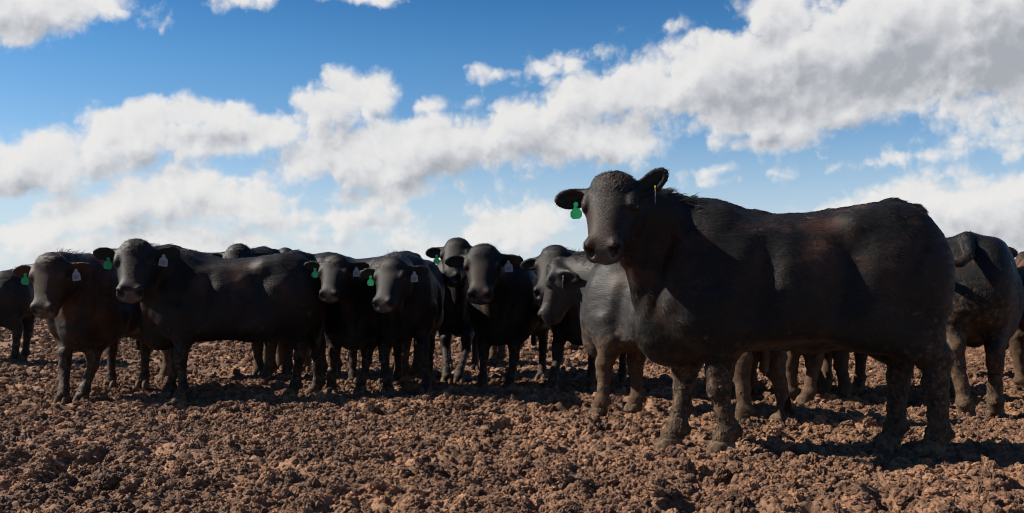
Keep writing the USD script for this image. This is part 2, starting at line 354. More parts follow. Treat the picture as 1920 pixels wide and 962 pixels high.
class Field:
    def __init__(self):
        self.prims = []

    def cap(self, a, b, ra, rb, k=0.05, lat=None, kl=1.0, op=1):
        a, b = np.asarray(a, float), np.asarray(b, float)
        c, R = (a + b) / 2, np.linalg.norm(b - a) / 2 + max(ra, rb) * max(1, kl)
        l = None if lat is None else unit(lat).astype(F32)
        a32, ba = a.astype(F32), (b - a).astype(F32)
        bb = max(float(ba @ ba), 1e-9)

        def f(p):
            v = p - a32
            h = np.clip((v @ ba) / bb, 0, 1)
            v = v - h[..., None] * ba
            if l is not None:
                v = v - (v @ l)[..., None] * (l * (1 - 1 / kl))
            return np.sqrt((v * v).sum(-1)) - (ra + (rb - ra) * h)
        self.prims.append((f, c, R + (max(0, -0)), k, op))

    def ell(self, c, r, R=None, k=0.05, op=1):
        c = np.asarray(c, float); r = np.asarray(r, float)
        Rm = np.eye(3) if R is None else np.asarray(R, float)      # columns: axes
        A = (Rm / r).astype(F32); c32 = c.astype(F32); ir = (1 / r).astype(F32)

        def f(p):
            q = (p - c32) @ A
            k0 = np.sqrt((q * q).sum(-1)); qq = q * ir
            k1 = np.sqrt((qq * qq).sum(-1))
            return k0 * (k0 - 1) / np.maximum(k1, 1e-6)
        self.prims.append((f, c, r.max(), k, op))

    def custom(self, f, c, R, k=0.05, op=1):
        self.prims.append((f, np.asarray(c, float), R, k, op))

    def __call__(self, P, centers, rad):
        """P (n, m, 3) points in n blocks with centres and radius"""
        D = np.full(P.shape[:2], 1.0, F32)
        for f, c, R, k, op in self.prims:
            sel = np.linalg.norm(centers - c, axis=1) < R + rad + k + 0.03
            if not sel.any():
                continue
            d, e = D[sel], f(P[sel])
            if op > 0:
                h = np.maximum(k - np.abs(d - e), 0) / k
                D[sel] = np.minimum(d, e) - h * h * k * 0.25
            else:
                e = -e
                h = np.maximum(k - np.abs(d - e), 0) / k
                D[sel] = np.maximum(d, e) + h * h * k * 0.25
        return D


def polygonise(field, lo, hi, h, nb=8):
    lo, hi = np.asarray(lo, float), np.asarray(hi, float)
    bs = nb * h
    nblk = np.ceil((hi - lo) / bs).astype(int)
    B = np.stack(np.meshgrid(*[np.arange(n) for n in nblk], indexing='ij'), -1).reshape(-1, 3)
    C = lo + (B + 0.5) * bs
    d = field(C[:, None].astype(F32), C, bs * 2.2)[:, 0]
    near = np.abs(d) < bs * 1.45
    off = np.stack(np.meshgrid(*[np.arange(nb)] * 3, indexing='ij'), -1).reshape(-1, 3)
    D = np.where(d < 0, -1.0, 1.0).astype(F32).reshape(nblk)
    D = np.repeat(np.repeat(np.repeat(D, nb, 0), nb, 1), nb, 2)
    Bn = B[near]
    for s in range(0, len(Bn), 1500):
        b = Bn[s:s + 1500]
        idx = b[:, None] * nb + off[None]
        P = (lo + idx * h).astype(F32)
        D[idx[..., 0], idx[..., 1], idx[..., 2]] = field(P, lo + (b + 0.5) * bs, bs * 0.87)
    # naive surface nets
    S = D < 0
    cnt = np.zeros(tuple(np.array(D.shape) - 1), np.int8)
    cs = [(i, j, k) for i in (0, 1) for j in (0, 1) for k in (0, 1)]
    n0, n1, n2 = cnt.shape
    for i, j, k in cs:
        cnt += S[i:i + n0, j:j + n1, k:k + n2]
    act = np.argwhere((cnt > 0) & (cnt < 8))
    vid = np.full(cnt.shape, -1, np.int32)
    vid[act[:, 0], act[:, 1], act[:, 2]] = np.arange(len(act))
    val = {c: D[act[:, 0] + c[0], act[:, 1] + c[1], act[:, 2] + c[2]] for c in cs}
    acc, num = np.zeros((len(act), 3), F32), np.zeros(len(act), F32)
    for c in cs:
        for ax in range(3):
            if c[ax]:
                continue
            e = list(c); e[ax] = 1; e = tuple(e)
            a, b = val[c], val[e]
            m = (a < 0) != (b < 0)
            t = np.where(m, a / np.where(m, a - b, 1), 0)
            pt = np.repeat(np.array(c, F32)[None], len(act), 0); pt[:, ax] += t
            acc += pt * m[:, None]; num += m
    V = lo + (act + acc / num[:, None]) * h
    Fs = []
    for ax in range(3):
        u, w = (ax + 1) % 3, (ax + 2) % 3
        sl0, sl1 = [slice(1, -1)] * 3, [slice(1, -1)] * 3
        sl0[ax], sl1[ax] = slice(0, -1), slice(1, None)
        a, b = S[tuple(sl0)], S[tuple(sl1)]
        e = np.argwhere(a != b)
        flip = a[e[:, 0], e[:, 1], e[:, 2]]
        e = e + 1; e[:, ax] -= 1
        q = []
        for du, dw in ((0, 0), (1, 0), (1, 1), (0, 1)):
            p = e.copy(); p[:, u] -= du; p[:, w] -= dw
            q.append(vid[p[:, 0], p[:, 1], p[:, 2]])
        q = np.stack(q, 1)
        q[~flip] = q[~flip][:, ::-1]
        Fs.append(q)
    Fq = np.concatenate(Fs)
    return V, Fq[(Fq >= 0).all(1)]


def relax(V, Fq, it=4):
    n = len(V)
    e = np.concatenate([Fq[:, [0, 1]], Fq[:, [1, 2]], Fq[:, [2, 3]], Fq[:, [3, 0]]])
    e = np.concatenate([e, e[:, ::-1]])
    A = sp.csr_matrix((np.ones(len(e)), (e[:, 0], e[:, 1])), (n, n)); A.data[:] = 1
    Di = sp.diags(1 / np.maximum(np.asarray(A.sum(1)).ravel(), 1))
    A = Di @ A
    for _ in range(it):
        V = V + 0.5 * (A @ V - V)
        V = V - 0.52 * (A @ V - V)
    return V


def normals(V, Fq):
    n = np.zeros_like(V)
    fn = np.cross(V[Fq[:, 2]] - V[Fq[:, 0]], V[Fq[:, 3]] - V[Fq[:, 1]])
    for k in range(4):
        for a in range(3):
            n[:, a] += np.bincount(Fq[:, k], fn[:, a], len(V))
    return n / np.maximum(np.linalg.norm(n, axis=1, keepdims=True), 1e-12)


from scipy.interpolate import PchipInterpolator
TORSO = np.array([  # x, top, bottom, half width
    (-.86, .91, .81, .02), (-.845, 1.0, .75, .11), (-.80, 1.115, .70, .19), (-.72, 1.225, .66, .245), (-.62, 1.292, .63, .275), (-.50, 1.315, .62, .285), (-.30, 1.29, .575, .305), (-.05, 1.262, .54, .335),
    (.18, 1.258, .52, .335), (.38, 1.29, .51, .305), (.52, 1.29, .50, .275), (.64, 1.25, .50, .235), (.73, 1.14, .53, .18), (.79, 1.02, .60, .12), (.83, .90, .70, .03)])


def torso_field(tz=1.0, fat=1.0):
    x = TORSO[:, 0]
    ft, fb, fw = (PchipInterpolator(x, TORSO[:, i]) for i in (1, 2, 3))
    xs = np.linspace(x[0], x[-1], 400)
    top, bot, wid = ft(xs).astype(F32), fb(xs).astype(F32), (fw(xs) * fat).astype(F32)

    def f(p):
        X = np.clip(p[..., 0], x[0], x[-1])
        t, b, w = np.interp(X, xs, top).astype(F32), np.interp(X, xs, bot).astype(F32), np.interp(X, xs, wid).astype(F32)
        c, hh = (t + b) / 2, (t - b) / 2
        # the widest point sits a little below the middle; the flanks are flat and the back broad
        zz = (p[..., 2] - c) / hh
        q = (np.abs(p[..., 1] / w) ** 2.12 + np.abs(zz) ** 2.12) ** (1 / 2.12)
        d = (q - 1) * np.minimum(w, hh) * 0.9
        ex = np.abs(p[..., 0] - X)
        return np.where(ex > 0, np.sqrt(np.maximum(d, 0) ** 2 + ex ** 2) + np.minimum(d, 0) * 0, d).astype(F32)
    return f


HEADT = np.array([(-.05, -.02, -.10, .04), (-.03, .025, -.14, .092), (.02, .042, -.17, .120), (.08, .042, -.20, .132), (.15, .032, -.215, .134), (.22, .016, -.218, .118), (.30, -.006, -.212, .100),
                  (.40, -.030, -.205, .088), (.46, -.038, -.205, .095), (.51, -.046, -.200, .099), (.548, -.060, -.185, .090), (.572, -.082, -.16, .062)])


def head_fn():
    x = HEADT[:, 0]; xs = np.linspace(x[0], x[-1], 300)
    top, bot, wid = (PchipInterpolator(x, HEADT[:, i])(xs).astype(F32) for i in (1, 2, 3))

    def f(p):
        px = p[..., 0] + np.clip((p[..., 0] - .36) / .16, 0, 1) * .50 * (p[..., 2] + .135)     # the nose pad slants back
        X = np.clip(px, x[0], x[-1])
        t, b, w = (np.interp(X, xs, a).astype(F32) for a in (top, bot, wid))
        c, hh = (t + b) / 2, (t - b) / 2
        qq = (np.abs(p[..., 1] / w) ** 2.5 + np.abs((p[..., 2] - c) / hh) ** 2.5) ** (1 / 2.5)
        d = (qq - 1) * np.minimum(w, hh) * 0.9
        ex = np.abs(px - X)
        return np.where(ex > 0, np.sqrt(np.maximum(d, 0) ** 2 + ex ** 2), d).astype(F32)
    return f


HEAD_FN = head_fn()
HX = 0.80                                                         # the skull is shorter than its table
HY = 1.15
HX3 = np.array([HX, HY, 1], F32)


def rot(yaw, pitch, roll=0.0):
    """columns: forward, left, up of a frame with this yaw (degrees), pitched down by pitch"""
    y, p, r = map(math.radians, (yaw, pitch, roll))
    f = np.array([math.cos(y) * math.cos(p), math.sin(y) * math.cos(p), -math.sin(p)])
    l = np.array([-math.sin(y), math.cos(y), 0]); u = np.cross(f, l)
    return np.stack([f, math.cos(r) * l + math.sin(r) * u, math.cos(r) * u - math.sin(r) * l], 1)


def P2W(px, py):
    """a ground point of the photograph"""
    Y = FPX * CAM_H / (py - HOR)
    return np.array([(px - CX) * Y / FPX, Y])


def at(px, py, Y):
    return np.array([(px - CX) * Y / FPX, Y, CAM_H - (py - HOR) * Y / FPX])


def build_cow(name, label, pos, heading, s=1.0, sz=1.0, fat=1.0, head=None, hyaw=0.0, hpitch=45.0, hroll=0.0, hs=1.0, fl=None, fr=None, hl=None, hr=None,
              tail=None, h=0.015, material=None, hair=0, hair_len=(.022, .045), hair_w=.0028, hair_mat_=None, brown=0.5, mud=0.8, tags=('green', 'white'), ears=((0, 18), (0, -12)),
              group=None, seed=0, leg=1.0, muds=0, drool=False, tuft=1.0, headbrown=.4):
    """One animal. pos: world x, y of the point below the middle of the trunk; heading: world angle in degrees; head: world position of the poll;
    hyaw / hpitch: world direction of the face; fl, fr, hl, hr: world x, y of the hooves."""
    material = material or M_coat
    rng = np.random.default_rng(1000 + seed)
    ph = math.radians(heading)
    Rw = np.array([[math.cos(ph), -math.sin(ph), 0], [math.sin(ph), math.cos(ph), 0], [0, 0, 1]])
    org = np.array([pos[0], pos[1], float(ground_z(pos[0], pos[1]))])
    S3 = np.array([s, s, s * sz])
    loc = lambda w: (np.asarray(w, float) - org) @ Rw / S3           # world -> template space
    fld = Field()
    fld.custom(torso_field(sz, fat), (0, 0, .9), .98, k=.05)
    # muscles and bones of the trunk
    for sy in (1, -1):
        fld.ell((.42, sy * .185, .96), (.20, .115, .30), k=.15)      # shoulder blade
        fld.ell((.50, sy * .20, .74), (.15, .12, .16), k=.10)
        fld.ell((-.56, sy * .175, .96), (.24, .135, .30), k=.14)       # rump and thigh
        fld.ell((-.10, sy * .26, .80), (.26, .10, .20), k=.12)
        fld.ell((.15, sy * .25, .86), (.22, .11, .26), k=.12)
    for sy in (1, -1):                                              # hollows that set the muscles apart
        fld.cap((.17, sy * .405, 1.10), (.24, sy * .400, .72), .050, .060, k=.10, op=-1)      # behind the shoulder
        fld.cap((-.27, sy * .385, 1.10), (-.22, sy * .405, .74), .055, .065, k=.12, op=-1)     # hollow of the flank
        fld.cap((-.62, sy * .345, 1.08), (-.50, sy * .375, .78), .030, .034, k=.07, op=-1)     # between the thigh muscles
        fld.cap((-.32, sy * .205, 1.175), (-.44, sy * .19, 1.185), .050, .045, k=.13)            # hip bone
        fld.cap((.52, sy * .235, 1.06), (.62, sy * .215, .80), .060, .060, k=.07)              # point of the shoulder
        fld.cap((.40, sy * .295, .78), (.36, sy * .265, .66), .075, .055, k=.06)               # elbow muscle
        fld.cap((-.22, sy * .235, .66), (-.36, sy * .225, .72), .050, .060, k=.08)             # fold of skin before the stifle
    fld.cap((.42, 0, 1.21), (.20, 0, 1.20), .085, .05, k=.12)          # withers
    fld.ell((.65, 0, .60), (.15, .115, .14), k=.10)                    # brisket
    fld.cap((-.15, 0, .60), (-.52, 0, .68), .07, .09, k=.12)
    # hooves -> legs
    feet = {}
    for key, w, dx, sy in (('fl', fl, .44, 1), ('fr', fr, .44, -1), ('hl', hl, -.60, 1), ('hr', hr, -.60, -1)):
        p = np.array([dx, sy * .165, 0.0])
        if w is not None:
            q = loc(np.array([w[0], w[1], org[2]]))
            p[:2] = q[:2]
        wp = Rw @ (p * S3) + org
        p[2] = (float(ground_z(wp[0], wp[1])) - 0.012 - org[2]) / S3[2]
        feet[key] = p
    g = leg
    for key, sy in (('fl', 1), ('fr', -1)):
        ft = feet[key]; d = ft - np.array([.44, sy * .165, 0])
        sh = np.array([.50, sy * .19, .92]); el = np.array([.38, sy * .20, .66]) + d * .12
        kn = np.array([.44, sy * .175, .385]) + d * .58; fe = np.array([.43, sy * .17, .125]) + d * .97; ho = ft + np.array([.02, 0, .055])
        fld.cap(sh, el, .15, .125, k=.10, lat=(0, 1, 0), kl=.72)
        fld.cap(el, kn + (0, 0, .05), .118 * g, .066 * g, k=.07)
        fld.cap(kn + (0.004, 0, .05), kn - (-.006, 0, .05), .066 * g, .060 * g, k=.03)
        fld.cap(kn - (0, 0, .05), fe, .049 * g, .046 * g, k=.03)
        fld.ell(fe + (-.006, 0, 0), (.055 * g, .052 * g, .050), k=.03)
        fld.ell(fe + (-.055, 0, -.012), (.022, .035, .022), k=.02)
        fld.cap(fe, ho + (0.0, 0, .01), .046 * g, .055, k=.025)
    for key, sy in (('hl', 1), ('hr', -1)):
        ft = feet[key]; d = ft - np.array([-.60, sy * .165, 0])
        hip = np.array([-.52, sy * .16, .98]); st = np.array([-.34, sy * .205, .70]) + d * .12
        hk = np.array([-.66, sy * .175, .455]) + d * .62; fe = np.array([-.625, sy * .17, .125]) + d * .97; ho = ft + np.array([.0, 0, .055])
        fld.cap(hip, st, .20, .155, k=.10, lat=(0, 1, 0), kl=.78)
        fld.cap(hip + (-.13, 0, -.05), hk + (.04, 0, .12), .16, .075 * g, k=.10, lat=(0, 1, 0), kl=.8)
        fld.cap(st, hk + (.02, 0, .05), .135, .066 * g, k=.10, lat=(0, 1, 0), kl=.8)
        fld.cap(hk + (-.035, 0, .05), hk + (.012, 0, -.07), .052 * g, .060 * g, k=.04)
        fld.cap(hk, fe, .055 * g, .046 * g, k=.03)
        fld.ell(fe + (-.004, 0, 0), (.055 * g, .052 * g, .050), k=.03)
        fld.ell(fe + (-.055, 0, -.012), (.022, .035, .022), k=.02)
        fld.cap(fe, ho + (0, 0, .01), .046 * g, .055, k=.025)
    # tail
    tl = tail if tail is not None else [(-.70, 0, 1.25), (-.83, 0, 1.10), (-.89, .01, .90), (-.885, .015, .62), (-.87, .02, .42)]
    tr = np.interp(np.linspace(0, 1, len(tl)), [0, .35, .75, 1], [.040, .029, .026, .034])
    for a, b, r0, r1 in zip(tl[:-1], tl[1:], tr[:-1], tr[1:]):
        fld.cap(a, b, r0, r1, k=.02)
    fld.cap((-.58, 0, 1.27), tl[0], .055, .040, k=.08)
    # head frame
    if head is None:
        head = Rw @ (np.array([1.02, 0, 1.34]) * S3) + org
    poll = loc(head)
    RH = Rw.T @ rot(hyaw, hpitch, hroll)
    q = hs / s
    H = lambda x, y, z: poll + RH @ (np.array([x * HX, y * HY, z]) * q)
    HV = lambda x, y, z: RH @ np.array([x, y, z])
    fwd, left, up = RH[:, 0], RH[:, 1], RH[:, 2]
    # neck
    n0, n2 = np.array([.44, 0, .97]), H(.0, 0, -.155)
    n1 = n0 + np.array([.26, 0, .06]) + .18 * (n2 - n0)
    ts = np.linspace(0, 1, 6)
    B = [(1 - t) ** 2 * n0 + 2 * t * (1 - t) * n1 + t * t * n2 for t in ts]
    rr = np.interp(ts, [0, .5, 1], [.275, .185, .135 * q])
    for i in range(5):
        ax = unit(B[i + 1] - B[i]); lt = np.cross([0, 0, 1], ax); lt = unit(lt if np.linalg.norm(lt) > .2 else left)
        fld.cap(B[i], B[i + 1], rr[i], rr[i + 1], k=.06, lat=lt, kl=np.interp(ts[i], [0, .6, 1], [.62, .70, .92]))
    wi = np.array([.40, 0, 1.175]); cm = (wi + H(-.03, 0, -.13)) / 2 + np.array([.03, 0, -.01]) + .10 * (B[3] - n0) * np.array([0, 1, 0])
    fld.cap(wi, cm, .10, .10, k=.12); fld.cap(cm, H(-.02, 0, -.135), .10, .085 * q, k=.10)
    br = np.array([.70, 0, .66]); th = H(.11, 0, -.20)
    dm = .58 * br + .42 * th + np.array([-.03, 0, -.03]) + .15 * (B[3] - th) * np.array([0, 1, 0])
    fld.cap(br, dm, .10, .06, k=.12, lat=np.cross(unit(dm - br), unit(B[3] - br)), kl=.7)
    fld.cap(dm, th, .06, .045, k=.11)
    # skull
    E = lambda c, r, k=.04, op=1, R=None: fld.ell(H(*c), np.array(r) * q, RH if R is None else R, k=k * q, op=op)
    Cc = lambda a, b, ra, rb, k=.04, kl=1.0, op=1: fld.cap(H(*a), H(*b), ra * q, rb * q, k=k * q, lat=left, kl=kl, op=op)
    hf_ = HEAD_FN
    RH32, poll32 = RH.astype(F32), poll.astype(F32)
    fld.custom(lambda p: hf_(((p - poll32) @ RH32) / (F32(q) * HX3)) * F32(q), H(.25, 0, -.08), .34 * q, k=.05 * q)
    E((.022, 0, .002), (.085, .098, .056), .06)                     # poll
    E((.465, 0, -.205), (.058, .062, .030), .03)                    # lower lip and chin
    for sy in (1, -1):
        Cc((.055, sy * .064, -.195), (.19, sy * .060, -.210), .062, .052, .05)   # jaw
        Cc((.19, sy * .060, -.210), (.41, sy * .030, -.190), .052, .036, .04)
        E((.115, sy * .094, -.145), (.085, .040, .090), .05)         # cheek
        E((.150, sy * .120, -.018), (.060, .026, .026), .03)         # brow
        Cc((.21, sy * .098, -.085), (.37, sy * .072, -.115), .024, .018, .04)    # cheek bone
        E((.190, sy * .142, -.050), (.042, .024, .028), .02, -1)       # eye socket
        E((.190, sy * .124, -.050), (.028, .022, .023), .012)
        Cc((.168, sy * .138, -.026), (.218, sy * .130, -.034), .012, .009, .012)   # lids
        Cc((.170, sy * .136, -.073), (.216, sy * .129, -.070), .010, .008, .012)
        E((.505, sy * .062, -.084), (.038, .034, .036), .025)        # nostril wing
        E((.560, sy * .056, -.104), (.052, .023, .031), .010, -1)      # nostril
        E((.530, sy * .078, -.086), (.030, .012, .011), .012, -1)
        Cc((.37, sy * .096, -.160), (.50, sy * .080, -.178), .007, .007, .014, 1, -1)
        Cc((.50, sy * .080, -.178), (.60, 0, -.182), .007, .007, .014, 1, -1)
    Cc((.565, 0, -.10), (.590, 0, -.16), .004, .004, .012, 1, -1)
    # ears
    ear_mid, ear_n = {}, {}
    for sy, (lift, back) in zip((1, -1), ears):                     # lift: degrees above the horizontal, back: degrees swept back
        a, b = math.radians(lift), math.radians(back)
        upw = Rw.T @ np.array([0, 0, 1.0])
        side = left * sy; side = unit(side - upw * (side @ upw) * .6)
        bk = -fwd; bk = unit(bk - upw * (bk @ upw) * .7)
        ed = unit(side * math.cos(a) * math.cos(b) + upw * math.sin(a) + bk * math.sin(b) * math.cos(a))
        fh = unit(fwd - upw * (fwd @ upw) * .85)                              # where the ear opens: forward, a little down
        fn = fh
        fn = unit(fn - ed * (fn @ ed))
        wd = np.cross(ed, fn)
        base = H(.046, sy * .108, -.060)
        R3 = np.stack([ed, wd, fn], 1)
        fld.cap(base - ed * .02 * q, base + ed * .055 * q, .040 * q, .034 * q, k=.04 * q)
        fld.ell(base + ed * .125 * q - upw * .012 * q, np.array([.106, .060, .026]) * q, R3, k=.03 * q)
        fld.ell(base + ed * .128 * q + fn * .026 * q - upw * .012 * q, np.array([.084, .044, .026]) * q, R3, k=.014 * q, op=-1)
        ear_mid[sy] = base + ed * .095 * q - upw * (.075 if sy < 0 else .055) * q; ear_n[sy] = fn
    # bounds and mesh (template space is scaled to metres before meshing by taking h in template units)
    pts = np.array([p[1] for p in fld.prims]); rad = np.array([p[2] for p in fld.prims])
    lo, hi = (pts - rad[:, None]).min(0) - .03, (pts + rad[:, None]).max(0) + .03
    lo[2] = max(lo[2], -.12)
    lo[0] = max(lo[0], min(t[0] for t in tl) - .12 if tail is None else lo[0])
    V, Fq = polygonise(fld, lo, hi, h / s)
    # keep the one continuous body
    lab = sp.csgraph.connected_components(sp.csr_matrix((np.ones(len(Fq) * 3), (np.concatenate([Fq[:, 0]] * 3), Fq[:, 1:].T.ravel())), (len(V), len(V))), directed=False)[1]
    big = np.bincount(lab).argmax()
    keep = lab == big
    remap = np.cumsum(keep) - 1
    Fq = remap[Fq[keep[Fq[:, 0]]]]; V = V[keep]
    V = relax(V, Fq, 3)
    Nn = normals(V, Fq)
    # head coordinates of each vertex
    Hc = ((V - poll) @ RH) / q / np.array([HX, HY, 1])
    inhead = np.clip(1 - np.abs((Hc - np.array([.25, 0, -.09])) / np.array([.38, .32, .24])).max(1), 0, 1) > 0
    # flesh: wrinkles, folds and hair clumps as relief
    body_w = np.where(inhead, .35, 1.0)
    amp = (0.006 * (fbm(V * np.array([4, 5, 4]) + seed, 3, seed) - .5) * 2 + 0.003 * (fbm(V * np.array([10, 14, 22]) + seed * 3, 3, seed + 5) - .5) * 2) * body_w
    zt = V[:, 2] - np.interp(V[:, 0], TORSO[:, 0], TORSO[:, 1])
    crest = np.clip(1 - np.abs(V[:, 1]) / .12, 0, 1) * (~inhead) * (V[:, 2] > 1.1)
    amp = amp + 0.012 * crest * (fbm(V * 18, 2, seed + 9) - .4)
    pollw = np.exp(-(((Hc - np.array([.03, 0, .03])) / np.array([.09, .11, .06])) ** 2).sum(1))
    amp = amp + pollw * (0.004 + .012 * (fbm(V * 26, 3, seed + 2) - .4))
    neckw = np.clip((V[:, 0] - .5) / .2, 0, 1) * (~inhead) * np.clip((V[:, 2] - .6) / .2, 0, 1)
    amp = amp + neckw * 0.006 * np.sin(V[:, 0] * 62 + 5 * noise(V * 6, seed) + V[:, 2] * 10) * noise(V * 4, seed + 3)
    # mud mask
    zz = V[:, 2] * s * sz
    mudm = np.interp(zz, [0, .12, .40, .62, .85], [1.0, .95, .80, .30, .0]) * mud
    rear = np.clip((-V[:, 0] - .45) / .3, 0, 1) * np.interp(zz, [.4, .8, 1.15], [.9, .55, 0]) * mud
    mudm = np.maximum(mudm, rear)
    belly = np.clip(-Nn[:, 2], 0, 1) * np.clip((.75 - zz) / .2, 0, 1) * .55 * mud
    mudm = np.where(inhead, 0, np.maximum(mudm, belly))
    cl = np.clip(mudm + 1.7 * fbm(V * 16 + seed, 3, seed + 40) - 1.15, 0, .5)
    amp = amp + cl * 0.010 * (zz < .8) + np.clip(mudm - .3, 0, 1) * .010 * (fbm(V * 46, 2, seed + 41) - .35)
    V = V + Nn * amp[:, None]
    nose = np.exp(-np.clip((((Hc - np.array([.560, 0, -.118])) / np.array([.048, .078, .056])) ** 2).sum(1) - .8, 0, 9) * 4.0)
    brownm = np.clip(.25 + brown * np.clip(1.2 + zt * 2.2, 0, 1) + .15 * (Nn[:, 2] > .3), 0, 1) * np.where(inhead, headbrown, 1)
    Vm = V * S3                                                     # metres in the animal's frame
    Nm = normals(Vm, Fq)
    root = UsdGeom.Xform.Define(stage, path_for(name))
    rp = str(root.GetPath())
    root.AddTranslateOp().Set(Gf.Vec3d(*org)); root.AddRotateZOp().Set(heading)
    tag(root.GetPrim(), label, 'cow', group)
    tri = np.vstack([Fq[:, [0, 1, 2]], Fq[:, [0, 2, 3]]])
    bm = usdkit.mesh(stage, rp + '/body', (Vm, tri), material)
    bm.CreateNormalsAttr(Vt.Vec3fArray.FromNumpy(Nm.astype(F32))); bm.SetNormalsInterpolation('vertex')
    UsdGeom.PrimvarsAPI(bm).CreatePrimvar('mask', T.Color3fArray, 'vertex').Set(Vt.Vec3fArray.FromNumpy(np.stack([nose, mudm, brownm], 1).astype(F32)))
    M = lambda v: np.asarray(v) * S3
    part = lambda nm, mesh, mt, sm=40: usdkit.mesh(stage, path_for(nm, rp), mesh, mt, smooth=sm)
    # eyes
    for sy in (1, -1):
        e = trimesh.creation.icosphere(2, .0235 * hs)
        e.apply_translation(M(H(.192, sy * .126, -.050)))
        part('eye', e, M_eye, True)
    # hooves: two claws each
    for key in ('fl', 'fr', 'hl', 'hr'):
        fp = M(feet[key]); ms = []
        for sy in (1, -1):
            c = trimesh.creation.icosphere(2, 1.0); v = np.array(c.vertices)
            v[:, 2] = np.where(v[:, 2] < -.35, -.35, v[:, 2])
            v = v * np.array([.072, .036, .075]); v[:, 0] -= v[:, 2] * .35
            a = math.radians(5 * sy); v = v @ np.array([[math.cos(a), math.sin(a), 0], [-math.sin(a), math.cos(a), 0], [0, 0, 1]])
            c.vertices = v * s + fp + np.array([.030, sy * .031, .022]) * s
            ms.append(c)
        part('hoof', trimesh.util.concatenate(ms), M_hoof, True)
    # ear tags
    from shapely.geometry import Polygon
    for sy, kind in ((-1, tags[0]), (1, tags[1])):
        if not kind:
            continue
        if kind == 'green':
            pl = Polygon([(-.008, .035), (.008, .035), (.012, .008), (.024, -.004), (.036, -.018), (.036, -.045), (.022, -.060), (-.022, -.060), (-.036, -.045), (-.036, -.018), (-.024, -.004), (-.012, .008)])
        else:
            pl = Polygon([(-.006, .030), (.006, .030), (.036, -.002), (.038, -.062), (-.038, -.062), (-.036, -.002)])
        t = trimesh.creation.extrude_polygon(pl.buffer(.003), .0028)
        v = np.array(t.vertices); v[:, 2] += .10 * v[:, 0] ** 2 * 10 - .0014
        nrm = RH.T @ np.zeros(3) if False else unit(np.array([*(fwd[:2]), 0]) + 1e-6); nrm = unit(.75 * nrm + .25 * unit(np.array([*(ear_n[sy][:2]), 0]) + 1e-6))
        if kind == 'edge':
            nrm = np.array([-nrm[1], nrm[0], 0]) * .985 - nrm * .17
        xa = np.cross([0, 0, 1], nrm); Rt = np.stack([xa, [0, 0, 1], nrm], 1)
        tilt = rng.uniform(-.15, .15); v = v @ np.array([[math.cos(tilt), math.sin(tilt), 0], [-math.sin(tilt), math.cos(tilt), 0], [0, 0, 1]])
        c = M(ear_mid[sy]) + nrm * (.036 * hs)
        place = lambda vv: (vv * (hs * .88)) @ Rt.T + c
        mt = part('ear_tag', (place(v), np.array(t.faces)), M_green if kind == 'green' else M_white, 30)
        tag(mt.GetPrim(), 'green plastic ear tag' if kind == 'green' else 'white plastic ear tag')
        if kind != 'green':
            inner = trimesh.creation.extrude_polygon(Polygon([(-.022, -.012), (.022, -.012), (.024, -.050), (-.024, -.050)]), .001)
            v2 = np.array(inner.vertices); v2[:, 2] += .0022
            v2 = v2 @ np.array([[math.cos(tilt), math.sin(tilt), 0], [-math.sin(tilt), math.cos(tilt), 0], [0, 0, 1]])
            usdkit.mesh(stage, str(mt.GetPath()) + '/print', (place(v2), np.array(inner.faces)), M_panel)
        btn = trimesh.creation.cylinder(.014 * hs, .008, sections=16)
        btn.apply_transform(np.vstack([np.column_stack([np.stack([xa, np.cross(nrm, xa), nrm], 1), c + np.array([0, 0, .028 * hs])]), [0, 0, 0, 1]]))
        usdkit.mesh(stage, str(mt.GetPath()) + '/stud', btn, M_yellow if kind == 'edge' else (M_green if kind == 'green' else M_white), smooth=30)
    # hair
    tp = Vm[tri]; ar = np.linalg.norm(np.cross(tp[:, 1] - tp[:, 0], tp[:, 2] - tp[:, 0]), axis=1)
    if hair:
        ctr = tri[:, 0]
        w = ar * np.where(nose[ctr] > .3, 0, 1) * np.where(V[ctr][:, 2] * s < .12, 0, 1) * (1 - .6 * np.clip(mudm[ctr], 0, 1)) * (1 + 1.2 * pollw[ctr] + .8 * inhead[ctr])
        pick = rng.choice(len(tri), hair, p=w / w.sum())
        uv = rng.uniform(0, 1, (hair, 2)); fl_ = uv.sum(1) > 1; uv[fl_] = 1 - uv[fl_]
        pt = tp[pick, 0] + uv[:, :1] * (tp[pick, 1] - tp[pick, 0]) + uv[:, 1:] * (tp[pick, 2] - tp[pick, 0])
        nn = Nm[tri[pick, 0]]; hc = Hc[tri[pick, 0]]; ih = inhead[tri[pick, 0]]; pw = pollw[tri[pick, 0]]; vz = V[tri[pick, 0]]
        flow = np.tile(np.array([-.75, 0, -.55]), (hair, 1))
        flow[vz[:, 2] < .6] = (-.15, 0, -1)
        top = np.clip((vz[:, 2] - 1.15) / .15, 0, 1)[:, None]; flow = flow * (1 - top) + top * np.array([-1, 0, -.1])
        hf = -fwd[None] * .8 + RH[:, 1][None] * np.sign(hc[:, 1:2]) * .35
        flow = np.where(ih[:, None], hf, flow)
        jit = np.stack([noise(pt * 14, 61 + seed), noise(pt * 14, 62 + seed), noise(pt * 14, 63 + seed)], 1) - .5
        flow = flow + jit * 1.1 + rng.normal(size=(hair, 3)) * .10
        flow -= (flow * nn).sum(1, keepdims=True) * nn
        flow /= np.linalg.norm(flow, axis=1, keepdims=True) + 1e-9
        ln = rng.uniform(*hair_len, hair) * np.where(ih, .60 + .6 * pw * tuft, 1) * s
        cr = ((np.abs(vz[:, 1]) < .09) & (vz[:, 2] > 1.12) & ~ih)
